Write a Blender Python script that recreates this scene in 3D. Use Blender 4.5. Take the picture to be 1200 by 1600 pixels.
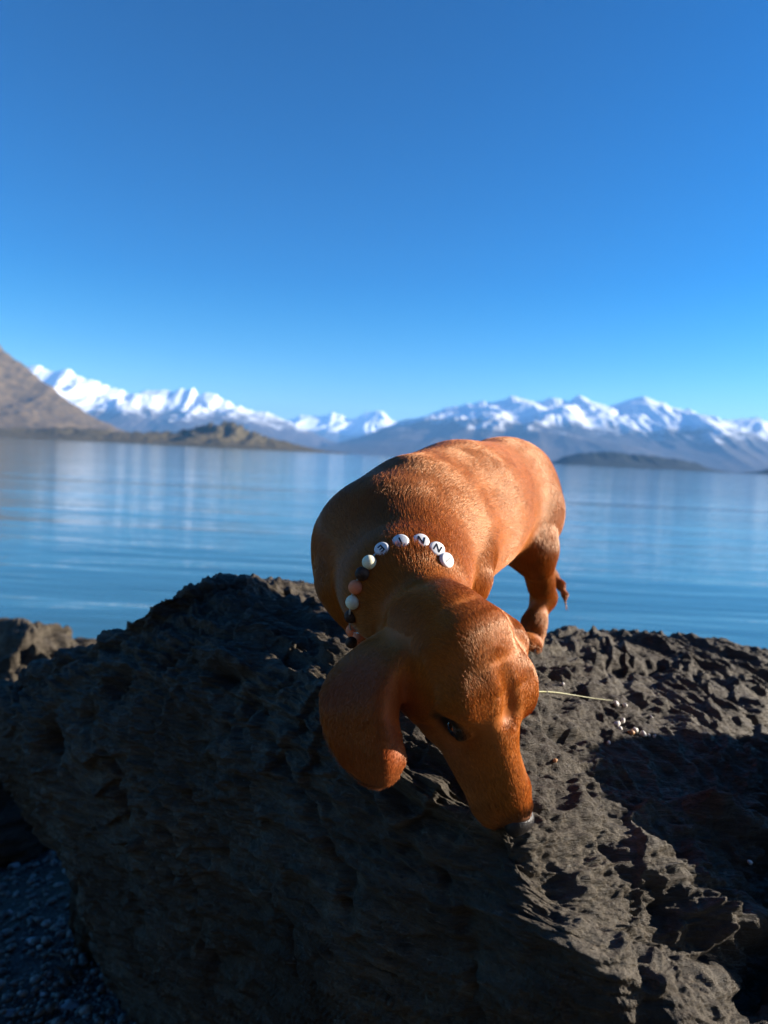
import bpy, math, random
import numpy as np
from mathutils import Matrix, Vector

S = bpy.context.scene
for o in list(bpy.data.objects): bpy.data.objects.remove(o)
col = S.collection
rng = np.random.default_rng(7); random.seed(7)
R = math.radians

# ------------------------------------------------------------------ camera
CAM_H = 1.10
F_PX = 1109.0                       # focal length in photo pixels (1600 tall)
cam_d = bpy.data.cameras.new('camera'); cam = bpy.data.objects.new('camera', cam_d); col.objects.link(cam)
cam_d.sensor_fit = 'VERTICAL'; cam_d.sensor_height = 36.0; cam_d.sensor_width = 27.0
cam_d.lens = 36.0*F_PX/1600.0
CM = Matrix.Rotation(R(90-4.54), 3, 'X') @ Matrix.Rotation(R(2.8), 3, 'Z')
cam.matrix_world = Matrix.Translation((0, 0, CAM_H)) @ CM.to_4x4()
cam_d.clip_start = 0.02; cam_d.clip_end = 200000
cam_d.dof.use_dof = True; cam_d.dof.focus_distance = 0.60; cam_d.dof.aperture_fstop = 6.0
S.camera = cam
CMn = np.array(CM)

# ------------------------------------------------------------------ sky, sun, exposure
SUN_EL, SUN_AZ = R(18), R(8)        # azimuth measured from +X towards +Y
world = bpy.data.worlds.new('World'); S.world = world; world.use_nodes = True
wn = world.node_tree; bg = wn.nodes['Background']
sky = wn.nodes.new('ShaderNodeTexSky'); sky.sky_type = 'NISHITA'; sky.sun_disc = False
sky.sun_elevation = SUN_EL; sky.sun_rotation = R(90) - SUN_AZ
sky.altitude = 300; sky.air_density = 1.0; sky.dust_density = 0.2; sky.ozone_density = 3.0
hs = wn.nodes.new('ShaderNodeHueSaturation'); hs.inputs['Saturation'].default_value = 1.55; hs.inputs['Value'].default_value = 0.78; hs.inputs['Hue'].default_value = 0.497
wn.links.new(sky.outputs[0], hs.inputs['Color']); gm = wn.nodes.new('ShaderNodeGamma'); gm.inputs[1].default_value = 1.3; wn.links.new(hs.outputs[0], gm.inputs[0]); wn.links.new(gm.outputs[0], bg.inputs['Color'])
bg.inputs['Strength'].default_value = 0.05
sl = bpy.data.lights.new('sun', 'SUN'); sl.energy = 5.0; sl.angle = R(0.53); sl.color = (1.0, 0.90, 0.77)
sun = bpy.data.objects.new('sun', sl); col.objects.link(sun)
SD = Vector((math.cos(SUN_EL)*math.cos(SUN_AZ), math.cos(SUN_EL)*math.sin(SUN_AZ), math.sin(SUN_EL)))
sun.rotation_euler = SD.to_track_quat('Z', 'Y').to_euler()
S.view_settings.view_transform = 'Standard'; S.view_settings.look = 'None'
S.view_settings.exposure = 1.55; S.view_settings.gamma = 1.0; S.view_settings.use_curve_mapping = False
S.render.engine = 'CYCLES'
S.cycles.use_denoising = True
S.cycles.max_bounces = 8; S.cycles.transparent_max_bounces = 8; S.cycles.volume_bounces = 1

# ------------------------------------------------------------------ helpers
def P(px, py, Y):
    """photo pixel + distance ahead (world Y) -> world point"""
    d = CMn @ np.array([(px-600.0)/F_PX, (800.0-py)/F_PX, -1.0])
    return np.array([0, 0, CAM_H]) + d*(Y/d[1])

def tag(o, label=None, cat=None, group=None, kind=None):
    if label: o['label'] = label
    if cat: o['category'] = cat
    if group: o['group'] = group
    if kind: o['kind'] = kind
    return o

def mesh_np(name, V, Fq, mat=None, parent=None, smooth=True):
    V = np.asarray(V, np.float32); Fq = np.asarray(Fq, np.int32); n = Fq.shape[1]
    me = bpy.data.meshes.new(name)
    me.vertices.add(len(V)); me.vertices.foreach_set('co', V.ravel())
    me.loops.add(Fq.size); me.loops.foreach_set('vertex_index', Fq.ravel())
    me.polygons.add(len(Fq)); me.polygons.foreach_set('loop_start', np.arange(len(Fq), dtype=np.int32)*n)
    me.update(calc_edges=True)
    me.polygons.foreach_set('use_smooth', np.full(len(Fq), smooth))
    if mat: me.materials.append(mat)
    o = bpy.data.objects.new(name, me); col.objects.link(o)
    if parent: o.parent = parent
    return o

def grid_faces(nu, nv):
    i = np.arange(nu-1)[:, None]*nv + np.arange(nv-1)[None, :]
    return np.stack([i, i+nv, i+nv+1, i+1], -1).reshape(-1, 4)

_p = np.random.default_rng(11).permutation(256); _p = np.concatenate([_p, _p, _p]).astype(np.int32)
_g = np.random.default_rng(12).normal(size=(256, 3)); _g = (_g/np.linalg.norm(_g, axis=1)[:, None]).astype(np.float32)
def perlin(Q):
    Q = np.asarray(Q, np.float32); i = np.floor(Q).astype(np.int32); f = Q - i
    i = i & 255; u = f*f*f*(f*(f*6-15)+10); r = np.zeros(len(Q), np.float32)
    for dx in (0, 1):
        wx = u[:, 0] if dx else 1-u[:, 0]
        for dy in (0, 1):
            wy = wx*(u[:, 1] if dy else 1-u[:, 1])
            for dz in (0, 1):
                w = wy*(u[:, 2] if dz else 1-u[:, 2])
                h = _p[_p[_p[(i[:, 0]+dx) & 255]+((i[:, 1]+dy) & 255)]+((i[:, 2]+dz) & 255)]
                g = _g[h]
                r += w*(g[:, 0]*(f[:, 0]-dx)+g[:, 1]*(f[:, 1]-dy)+g[:, 2]*(f[:, 2]-dz))
    return r*1.6
def fbm(Q, octs=4, gain=.5, lac=2.03):
    r = 0; a = 1; Q = np.asarray(Q, np.float32)
    for k in range(octs): r = r + a*perlin(Q + 17.3*k); Q = Q*lac; a *= gain
    return r
def ridged(Q, octs=4, gain=.5, lac=2.07):
    r = 0; a = 1; Q = np.asarray(Q, np.float32); w = 1
    for k in range(octs):
        n = 1-np.abs(perlin(Q + 9.1*k)); n = n*n*w; r = r + a*n; w = np.clip(n*1.6, 0, 1); Q = Q*lac; a *= gain
    return r

def sstep(a, b, x):
    t = np.clip((x-a)/(b-a), 0, 1); return t*t*(3-2*t)

# node helpers
def material(name):
    m = bpy.data.materials.new(name); m.use_nodes = True
    nt = m.node_tree; return m, nt, nt.nodes['Principled BSDF']
def nd(nt, typ, **kw):
    n = nt.nodes.new(typ)
    for k, v in kw.items():
        if k in n.inputs: n.inputs[k].default_value = v
        else: setattr(n, k, v)
    return n
def lk(nt, a, b): nt.links.new(a, b)
def ramp(nt, fac, stops):
    r = nt.nodes.new('ShaderNodeValToRGB'); el = r.color_ramp.elements
    while len(el) < len(stops): el.new(0.5)
    for e, (p, c) in zip(el, stops): e.position = p; e.color = (*c, 1) if len(c) == 3 else c
    lk(nt, fac, r.inputs[0]); return r.outputs[0]
def coords(nt, scale=(1, 1, 1), rot=(0, 0, 0)):
    g = nt.nodes.new('ShaderNodeNewGeometry'); mp = nt.nodes.new('ShaderNodeMapping')
    mp.inputs['Scale'].default_value = scale; mp.inputs['Rotation'].default_value = rot
    lk(nt, g.outputs['Position'], mp.inputs['Vector']); return mp.outputs[0]
def noise(nt, vec, scale, detail=4, rough=.55, dist=0):
    n = nd(nt, 'ShaderNodeTexNoise', Scale=scale, Detail=detail, Roughness=rough, Distortion=dist)
    lk(nt, vec, n.inputs['Vector']); return n.outputs['Fac']
def mixc(nt, fac, a, b, mode='MIX'):
    m = nt.nodes.new('ShaderNodeMix'); m.data_type = 'RGBA'; m.blend_type = mode
    for sock, v in ((m.inputs[0], fac), (m.inputs[6], a), (m.inputs[7], b)):
        if hasattr(v, 'is_linked'): lk(nt, v, sock)
        elif isinstance(v, (int, float)): sock.default_value = v
        else: sock.default_value = (*v, 1)
    return m.outputs[2]
def bump(nt, h, strength, dist, prev=None):
    b = nd(nt, 'ShaderNodeBump', Strength=strength, Distance=dist); lk(nt, h, b.inputs['Height'])
    if prev: lk(nt, prev, b.inputs['Normal'])
    return b.outputs[0]

# ------------------------------------------------------------------ mountains
def mountain_mat(name, snow0, snow1, low, high, snow_amt=1.0, rgh=.0012):
    m, nt, b = material(name)
    c = coords(nt); n1 = noise(nt, c, rgh, 8, .62); n2 = noise(nt, c, rgh*6, 6, .6)
    base = mixc(nt, n1, low, high)
    base = mixc(nt, ramp(nt, n2, [(.35, (0, 0, 0)), (.7, (1, 1, 1))]), base, tuple(v*.45 for v in low))
    if snow_amt > 0:
        g = nt.nodes.new('ShaderNodeNewGeometry'); sp = nt.nodes.new('ShaderNodeSeparateXYZ'); lk(nt, g.outputs['Position'], sp.inputs[0])
        ns = nt.nodes.new('ShaderNodeSeparateXYZ'); lk(nt, g.outputs['Normal'], ns.inputs[0])
        hn = nd(nt, 'ShaderNodeMath', operation='MULTIPLY_ADD'); lk(nt, n1, hn.inputs[0]); hn.inputs[1].default_value = (snow1-snow0)*1.6; lk(nt, sp.outputs[2], hn.inputs[2])
        hs_ = nd(nt, 'ShaderNodeMath', operation='MULTIPLY_ADD'); lk(nt, n2, hs_.inputs[0]); hs_.inputs[1].default_value = (snow1-snow0)*1.1; lk(nt, hn.outputs[0], hs_.inputs[2])
        mr = nd(nt, 'ShaderNodeMapRange'); lk(nt, hs_.outputs[0], mr.inputs[0])
        k = (snow1-snow0)*1.35
        mr.inputs[1].default_value = snow0+k-(snow1-snow0)*.12; mr.inputs[2].default_value = snow0+k+(snow1-snow0)*.25
        base = mixc(nt, mr.outputs[0], base, (.86*snow_amt, .88*snow_amt, .92*snow_amt))
    lk(nt, base, b.inputs['Base Color']); b.inputs['Roughness'].default_value = .9; b.inputs['Specular IOR Level'].default_value = .1
    return m

def rangeline(name, sky_pts, D, W, mat, seed, amp=.5, lam=None, nu=700, nv=150, front=None, jag=.05, tilt=0.0):
    """a mountain range: skyline points (photo pixels) at distance D, half depth W"""
    pts = np.array([P(px, py, D) for px, py in sky_pts])
    xs = np.linspace(pts[0, 0], pts[-1, 0], nu); Z = np.interp(xs, pts[:, 0], pts[:, 2])
    Z = np.maximum(Z, 0)
    lam = lam or W*.45
    t = np.linspace(-1, 1, nv); t = np.sign(t)*np.abs(t)**1.25
    X, T = np.meshgrid(xs, t, indexing='ij'); Y = D + T*W
    X = X + 0*Y
    q = np.stack([X/lam+seed*3.7, Y/lam*.55, X*0+seed], -1).reshape(-1, 3)
    wq = np.stack([perlin(q*.8+5), perlin(q*.8+31), q[:, 0]*0], -1)*.45
    r = (ridged(q+wq, 6, .52)).reshape(X.shape)/1.6
    Zs = np.repeat(Z[:, None], nv, 1)
    a = np.abs(T)
    prof = (1-a)**1.15
    # spurs run down from the crest: strongest mid-slope, none at crest so that the skyline keeps its height
    env = np.clip(a*6, 0, 1)*(1-a)
    h = Zs*(prof*(1-.38*np.clip(a*5, 0, 1)) + amp*.5*env*r)
    j = ridged(np.stack([xs/(W*.13)+seed, xs*0, xs*0+.4], -1), 5, .62)-1.0
    h = h + (Zs*jag)*j[:, None]*(1-a)**2 * np.clip(1-a*3, 0, 1)
    lim = .985*Zs*Y/D; e_ = .06*Zs+1; h = -e_*np.logaddexp(-h/e_, -lim/e_)   # soft limit: spurs stay below the crest line
    cr = np.exp(-(a/.05)**2); h = h*(1-cr)+(Zs*(1+jag*j[:, None]))*cr
    h = h*np.clip((1-a)*12, 0, 1) - 3.0*(a > .995)
    V = np.stack([X, Y, h-1.0*(h < 1)], -1).reshape(-1, 3)
    o = mesh_np(name, V, grid_faces(nu, nv), mat)
    return tag(o, kind='structure')

snow_far = mountain_mat('snowy_rock', 620, 1250, (.07, .06, .06), (.15, .115, .10))
snow_right = mountain_mat('snowy_rock_streaked', 660, 1250, (.05, .05, .055), (.13, .10, .08))
tussock = mountain_mat('dry_tussock_slope', 0, 1, (.10, .070, .034), (.20, .140, .070), 0, .004)
headland_m = mountain_mat('dry_grass_and_scrub', 0, 1, (.06, .055, .03), (.20, .15, .075), 0, .012)
bush_m = mountain_mat('dark_bush', 0, 1, (.018, .028, .03), (.045, .055, .05), 0, .006)

rangeline('far_mountain_range', [(400, 680), (440, 660), (470, 650), (500, 652), (520, 645), (545, 655), (575, 646), (595, 643), (612, 655), (640, 668), (700, 690), (800, 712)], 26000, 5000, snow_far, 5, .8)
rangeline('snowy_mountain_range', [(-260, 560), (-120, 545), (-40, 560), (45, 575), (75, 574), (100, 578), (130, 590), (160, 600), (195, 614), (235, 613), (270, 614), (290, 609), (303, 607), (312, 618), (335, 618), (365, 632), (400, 643), (425, 648), (450, 660), (480, 672), (520, 690), (580, 708)], 15500, 4200, snow_far, 1, .9)
rangeline('snowy_mountain_range', [(470, 705), (520, 694), (560, 684), (600, 668), (640, 655), (680, 644), (710, 637), (735, 633), (765, 628), (790, 622), (815, 624), (840, 628), (868, 620), (885, 625), (905, 622), (925, 628), (950, 632), (975, 624), (1000, 622), (1030, 630), (1060, 640), (1090, 648), (1120, 655), (1160, 650), (1200, 660), (1280, 668), (1400, 660), (1600, 690)], 14500, 5200, snow_right, 2, 1.0)
rangeline('brown_hillside', [(-900, 440), (-500, 410), (-250, 430), (-100, 480), (0, 543), (20, 558), (45, 578), (70, 600), (100, 620), (130, 645), (160, 662), (200, 678), (240, 690)], 5200, 1500, tussock, 3, .7, lam=520)
rangeline('grassy_headland', [(-200, 650), (-60, 664), (0, 668), (60, 671), (120, 668), (200, 676), (250, 676), (290, 672), (320, 664), (350, 661), (375, 666), (400, 678), (430, 686), (470, 697), (510, 705), (545, 708.5)], 3000, 420, headland_m, 4, .8, nu=700, nv=110, jag=.13, lam=110)
rangeline('wooded_point', [(855, 728), (880, 714), (905, 708), (950, 706), (1000, 711), (1050, 716), (1090, 724), (1115, 738)], 4500, 450, bush_m, 6, .4, nu=300, nv=60)
rangeline('wooded_point', [(1170, 742), (1200, 733), (1240, 728), (1300, 730), (1400, 748)], 4200, 400, bush_m, 7, .4, nu=200, nv=50)
rangeline('wooded_point', [(470, 703), (520, 702), (560, 703), (600, 706), (650, 709), (720, 716)], 10500, 500, bush_m, 8, .4, nu=200, nv=50)

# ------------------------------------------------------------------ water
def water():
    m, nt, b = material('lake_water')
    g = nt.nodes.new('ShaderNodeNewGeometry')
    c1 = coords(nt, (.22, 1.5, 1), (0, 0, R(-5))); c2 = coords(nt, (.3, 1.8, 1), (0, 0, R(4))); c3 = coords(nt, (.02, .09, 1), (0, 0, R(-4)))
    w1 = noise(nt, c1, 1.2, 3, .5, .3); w2 = noise(nt, c2, 5.5, 3, .5); w3 = noise(nt, c3, 1.0, 3, .5)
    patch = ramp(nt, w3, [(.35, (.25, .25, .25)), (.65, (1, 1, 1))])
    h1 = nd(nt, 'ShaderNodeMath', operation='MULTIPLY'); lk(nt, w2, h1.inputs[0]); lk(nt, patch, h1.inputs[1])
    w4 = noise(nt, coords(nt, (.035, .42, 1), (0, 0, R(-3))), 1.0, 3, .5); w5 = noise(nt, coords(nt, (.003, .05, 1), (0, 0, R(-2))), 1.0, 4, .6); n = bump(nt, w5, .5, .32); n = bump(nt, w4, .5, .12, n); n = bump(nt, w1, .5, .040, n); n = bump(nt, h1.outputs[0], .5, .016, n)
    lk(nt, n, b.inputs['Normal'])
    b.inputs['Roughness'].default_value = .06; b.inputs['IOR'].default_value = 1.333
    b.inputs['Base Color'].default_value = (.045, .14, .19, 1)
    xs = np.array([-30000, -3000, -300, -30, 0, 30, 300, 3000, 30000.]); ys = np.array([1.0, 4, 12, 40, 150, 1000, 6000, 31000.])
    X, Y = np.meshgrid(xs, ys, indexing='ij')
    o = mesh_np('lake_water', np.stack([X, Y, X*0], -1).reshape(-1, 3), grid_faces(len(xs), len(ys)), m)
    tag(o, kind='structure')
water()

# ------------------------------------------------------------------ haze
def haze():
    m = bpy.data.materials.new('haze'); m.use_nodes = True; nt = m.node_tree
    nt.nodes.remove(nt.nodes['Principled BSDF'])
    v = nd(nt, 'ShaderNodeVolumePrincipled'); v.inputs['Density'].default_value = HAZE_D
    v.inputs['Color'].default_value = (.22, .52, 1, 1); v.inputs['Anisotropy'].default_value = 0.0
    lk(nt, v.outputs[0], nt.nodes['Material Output'].inputs['Volume'])
    x, y0, y1, z0, z1 = 32000, -300, 33000, -4.5, 1900
    V = [(sx*x, y, z) for sx in (-1, 1) for y in (y0, y1) for z in (z0, z1)]
    F = [(0, 1, 3, 2), (4, 6, 7, 5), (0, 4, 5, 1), (2, 3, 7, 6), (0, 2, 6, 4), (1, 5, 7, 3)]
    o = mesh_np('haze', V, F, m, smooth=False); tag(o, kind='stuff')
HAZE_D = 3.7e-5
haze()

# ------------------------------------------------------------------ beach
def ground_z(x, y):
    return .10 - .10*np.clip(y-1.6, -3, 40) + .018*np.sin(x*2.1+y*1.3) 
def beach():
    m, nt, b = material('wet_gravel')
    c = coords(nt); n = noise(nt, c, 60, 4, .6); n2 = noise(nt, c, 6, 3)
    v = nd(nt, 'ShaderNodeTexVoronoi', Scale=110); lk(nt, c, v.inputs['Vector'])
    colr = mixc(nt, ramp(nt, v.outputs['Color'], [(.2, (.05, .05, .048)), (.8, (.17, .165, .15))]), (.04, .04, .036), (.16, .155, .14))
    colr = mixc(nt, ramp(nt, n2, [(.4, (0, 0, 0)), (.65, (1, 1, 1))]), colr, (.06, .055, .035))
    lk(nt, colr, b.inputs['Base Color']); b.inputs['Roughness'].default_value = .7
    lk(nt, bump(nt, v.outputs['Distance'], .8, .006, bump(nt, n, .4, .004)), b.inputs['Normal'])
    xs = np.linspace(-5, 5, 180); ys = np.linspace(-4, 16, 240)
    X, Y = np.meshgrid(xs, ys, indexing='ij')
    Z = ground_z(X, Y) + 3.4*sstep(-1.2, -3.6, Y) + .012*fbm(np.stack([X*3, Y*3, X*0], -1).reshape(-1, 3), 4).reshape(X.shape)  # bank behind the camera added to block sky light on the boulder face
    o = mesh_np('shingle_beach', np.stack([X, Y, Z], -1).reshape(-1, 3), grid_faces(180, 240), m)
    tag(o, kind='structure')
beach()

# ------------------------------------------------------------------ boulders
def catmull(Pn, n, clampends=True):
    """resample control points (k,...) to n samples along axis 0"""
    k = len(Pn); t = np.linspace(0, k-1, n); i = np.clip(np.floor(t).astype(int), 0, k-2); f = t-i
    g = lambda j: Pn[np.clip(j, 0, k-1)]
    f = f.reshape((-1,)+(1,)*(Pn.ndim-1))
    p0, p1, p2, p3 = g(i-1), g(i), g(i+1), g(i+2)
    return .5*((2*p1)+(-p0+p2)*f+(2*p0-5*p1+4*p2-p3)*f**2+(-p0+3*p1-3*p2+p3)*f**3)

def schist():
    m, nt, b = material('dark_schist')
    strat = coords(nt, (4, 14, 34), (R(8), R(14), R(20)))
    c = coords(nt)
    n0 = noise(nt, c, 5, 5, .6); n1 = noise(nt, strat, 3.2, 8, .68, .4); n2 = noise(nt, c, 160, 4, .7); n3 = noise(nt, coords(nt, (3, 12, 26), (R(8), R(14), R(20))), 11, 6, .65)
    base = mixc(nt, ramp(nt, n1, [(.32, (0, 0, 0)), (.68, (1, 1, 1))]), (.030, .021, .0125), (.165, .135, .092))
    base = mixc(nt, ramp(nt, n0, [(.42, (0, 0, 0)), (.62, (1, 1, 1))]), base, (.050, .034, .019))
    li = ramp(nt, n3, [(.60, (0, 0, 0)), (.70, (.6, .6, .6))])
    base = mixc(nt, li, base, (.20, .19, .155))
    sp = ramp(nt, n2, [(.68, (0, 0, 0)), (.76, (.7, .7, .7))]); base = mixc(nt, sp, base, (.34, .33, .29))
    cr = ramp(nt, n2, [(.25, (1, 1, 1)), (.40, (0, 0, 0))]); base = mixc(nt, cr, base, (.014, .013, .012))
    lk(nt, base, b.inputs['Base Color']); b.inputs['Roughness'].default_value = .64; b.inputs['Specular IOR Level'].default_value = .38
    n = bump(nt, n1, .9, .020); n = bump(nt, n3, .8, .007, n); n = bump(nt, n2, .6, .0022, n)
    lk(nt, n, b.inputs['Normal'])
    return m
SCHIST = schist()

def strata_disp(V, N, big=.018, mid=.008, fine=.0028, seed=0.0, chunk=.0, lump=.012):
    # foliation frame: long axis runs right and slightly towards the camera, layers dip to the back
    a = np.array([.93, -.30, -.20]); a /= np.linalg.norm(a)
    c = np.array([.30, .25, .92]); c -= a*(c@a); c /= np.linalg.norm(c); bb = np.cross(c, a)
    L = np.stack([V@a, V@bb, V@c], -1)+seed
    w = np.stack([fbm(V*6+seed, 3), fbm(V*6+40+seed, 3), fbm(V*6+80+seed, 3)], -1)
    d = big*fbm(V*3.6+seed, 3)
    q = L*np.array([3.2, 13, 40.]) + w*.8
    r1 = ridged(q*.9, 4, .55); d = d + mid*(r1-1.1)
    q2 = L*np.array([11, 52, 150.]) + w*1.3
    r2 = fbm(q2, 3, .6); d = d + fine*r2*.9
    # broken lumps
    r3 = 1.2+1.1*fbm(L*np.array([9, 20, 36.])+w*.9+seed+7, 5, .55); msk = sstep(-.2, .35, fbm(V*4+seed+3, 2))
    d = d + lump*.9*(r3-1.2)*msk
    d = d + .0014*fbm(L*np.array([60, 150, 260.])+seed, 3, .65)
    if chunk: d = d + chunk*(sstep(-.05, .05, fbm(V*7+seed+60, 3))-.5)
    return d

def loft_boulder(name, rows, nu, nv, disp, closeends=True, grow=None):
    """rows[i] = control points of profile i (left to right); each profile runs from the back foot over the top to the front foot"""
    C = np.array(rows, float)
    G = catmull(C, nu); G = np.swapaxes(catmull(np.swapaxes(G, 0, 1), nv), 0, 1)
    V = G.reshape(-1, 3)
    def normals(Gr):
        du = np.gradient(Gr, axis=0); dv = np.gradient(Gr, axis=1); n = np.cross(dv, du)
        ln = np.linalg.norm(n, axis=-1, keepdims=True); return n/np.maximum(ln, 1e-9)
    N = normals(G)
    if (N[nu//2, nv//2, 2] < 0): N = -N
    N = N.reshape(-1, 3)
    V = V + N*disp(V, N)[:, None]
    return V, grid_faces(nu, nv)

def px(*a): return P(*a)
def W_(x, y, z): return np.array([x, y, z], float)

# main boulder: columns left -> right; rows: back foot, back mid, back skyline, top mid, top near, brow edge, face high, face mid, face low, foot
BR = [
 [W_(-.46, 1.35, -.1), W_(-.52, 1.30, .3), W_(-.61, 1.18, .60), W_(-.61, 1.12, .69), W_(-.60, 1.07, .68), W_(-.58, 1.05, .62), W_(-.54, 1.05, .54), W_(-.47, 1.07, .43), W_(-.37, 1.12, .20), W_(-.33, 1.16, .0)],
 [W_(-.56, 1.28, -.1), W_(-.54, 1.22, .5), px(60, 1062, 1.04), px(60, 1075, 1.0), px(58, 1100, .97), px(60, 1150, .94), px(66, 1210, .93), px(88, 1290, .94), px(135, 1420, .97), px(185, 1560, 1.1)],
 [W_(-.45, 1.32, -.1), W_(-.45, 1.20, .6), px(150, 1016, 1.0), px(152, 1030, .94), px(152, 1050, .90), px(150, 1110, .86), px(152, 1190, .85), px(172, 1300, .86), px(215, 1470, .88), px(270, 1680, .95)],
 [W_(-.30, 1.9, -.1), W_(-.33, 1.65, .5), px(255, 960, 1.0), px(255, 973, .92), px(252, 1000, .86), px(250, 1080, .80), px(250, 1180, .78), px(262, 1300, .77), px(290, 1500, .79), px(330, 1800, .86)],  # hidden back extended here and in next columns to shade the small boulder
 [W_(-.18, 2.2, -.1), W_(-.22, 1.8, .64), px(365, 920, 1.04), px(365, 930, .95), px(362, 955, .85), px(360, 1030, .745), px(360, 1130, .71), px(365, 1280, .69), px(380, 1500, .70), px(400, 1900, .76)],
 [W_(-.06, 2.3, -.1), W_(-.08, 1.85, .68), px(475, 930, 1.12), px(475, 942, 1.02), px(475, 975, .85), px(475, 1034, .75), px(475, 1100, .665), px(475, 1270, .62), px(480, 1500, .62), px(480, 1950, .68)],
 [W_(.06, 2.3, -.1), W_(.05, 1.85, .64), px(590, 958, 1.12), px(590, 975, 1.0), px(590, 1020, .83), px(590, 1080, .67), px(590, 1165, .585), px(590, 1300, .56), px(592, 1500, .56), px(592, 2000, .62)],
 [W_(.17, 2.2, -.1), W_(.17, 1.75, .60), px(710, 985, 1.08), px(710, 1008, .93), px(710, 1050, .78), px(710, 1120, .66), px(710, 1215, .555), px(712, 1340, .52), px(715, 1520, .52), px(720, 2050, .58)],
 [W_(.28, 1.46, -.1), W_(.28, 1.36, .66), px(800, 1000, 1.10), px(820, 1006, .93), px(825, 1060, .78), px(822, 1170, .63), px(818, 1292, .515), px(812, 1400, .485), px(815, 1560, .48), px(820, 2100, .54)],
 [W_(.40, 1.48, -.1), W_(.40, 1.40, .66), px(880, 1002, 1.18), px(900, 1042, .93), px(925, 1100, .80), px(930, 1200, .67), px(925, 1310, .57), px(905, 1425, .487), px(905, 1560, .46), px(905, 2150, .52)],
 [W_(.56, 1.50, -.1), W_(.56, 1.42, .64), px(990, 1000, 1.22), px(1010, 1062, 1.0), px(1030, 1125, .85), px(1035, 1215, .71), px(1030, 1330, .605), px(1000, 1470, .512), px(985, 1600, .455), px(985, 2200, .50)],
 [W_(.74, 1.52, -.1), W_(.74, 1.42, .62), px(1110, 1008, 1.22), px(1130, 1072, 1.02), px(1150, 1140, .88), px(1150, 1240, .745), px(1140, 1370, .63), px(1100, 1510, .53), px(1070, 1660, .455), px(1070, 2300, .50)],
 [W_(.92, 1.52, -.1), W_(.92, 1.42, .60), px(1230, 1025, 1.22), px(1260, 1080, 1.04), px(1275, 1150, .92), px(1280, 1250, .80), px(1280, 1390, .68), px(1250, 1540, .57), px(1190, 1720, .46), px(1170, 2400, .50)],
 [W_(1.12, 1.50, -.1), W_(1.12, 1.42, .58), W_(.86, 1.22, .76), W_(.84, 1.06, .775), W_(.82, .94, .80), W_(.80, .86, .85), W_(.78, .74, .92), W_(.68, .60, .82), W_(.52, .48, .62), W_(.45, .50, .1)],  # hump here and in next column added out of view to cast shadow
 [W_(1.30, 1.45, -.1), W_(1.30, 1.38, .5), W_(1.08, 1.22, .70), W_(1.05, 1.08, .79), W_(1.02, .98, .84), W_(1.0, .88, .97), W_(.97, .76, 1.02), W_(.88, .60, .88), W_(.70, .46, .64), W_(.62, .46, .1)],
 [W_(1.5, 1.35, -.1), W_(1.5, 1.3, .3), W_(1.42, 1.2, .45), W_(1.40, 1.06, .50), W_(1.36, .94, .54), W_(1.30, .80, .55), W_(1.2, .68, .52), W_(1.05, .54, .45), W_(.9, .44, .3), W_(.85, .44, .0)],
]
from mathutils.bvhtree import BVHTree
def seg_d(V, a, b):
    ba = b-a; t = np.clip(((V-a)@ba)/(ba@ba), 0, 1); return np.linalg.norm(V-a-t[:, None]*ba, axis=1)
_bv, _bf = loft_boulder('base', BR, 220, 200, lambda V, N: np.zeros(len(V)))
_BASE = BVHTree.FromPolygons(_bv.tolist(), _bf.tolist())
def base_pt(x, y):
    o_ = Vector((0, 0, CAM_H)); d = Vector(P(x, y, 1.0))-o_; loc, n, i, t = _BASE.ray_cast(o_, d.normalized())
    return np.array(loc) if loc is not None else P(x, y, .9)
CRACKS = [([(828, 1038), (860, 1056), (900, 1088)], .006, .016), ([(830, 1130), (862, 1141), (910, 1152), (960, 1178)], .007, .014), ([(560, 1180), (600, 1240), (690, 1300)], .007, .010), ([(940, 1090), (1010, 1105), (1100, 1112), (1190, 1135)], .005, .008),
          ([(420, 1120), (452, 1200), (520, 1300), (560, 1420)], .007, .012), ([(300, 1240), (350, 1330), (420, 1400), (470, 1540)], .006, .010), ([(190, 1180), (215, 1290), (290, 1390), (330, 1500)], .008, .014), ([(640, 1330), (720, 1430), (760, 1560)], .006, .009),
          ([(990, 1240), (1060, 1290), (1150, 1330)], .006, .010), ([(1010, 1410), (1090, 1440), (1180, 1500)], .006, .012), ([(880, 1020), (945, 1040), (1040, 1050), (1180, 1070)], .022, .030)]
PITS = [(270, 1032, .016, .020), (345, 1072, .020, .028), (395, 1112, .014, .020), (190, 1082, .022, .030), (82, 1165, .024, .055), (150, 1120, .014, .02), (365, 1130, .012, .018), (800, 1330, .016, .018), (870, 1370, .018, .016), (930, 1340, .014, .014), (1010, 1520, .016, .014), (720, 1150, .018, .016)]
RAISE = [([(845, 1012), (880, 1026), (925, 1062)], .022, .009), ([(1085, 1288), (1130, 1303), (1180, 1325)], .013, .034), ([(1060, 1450), (1120, 1455), (1190, 1500)], .022, .030), ([(900, 1290), (960, 1330), (1035, 1395)], .022, .016)]
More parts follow.
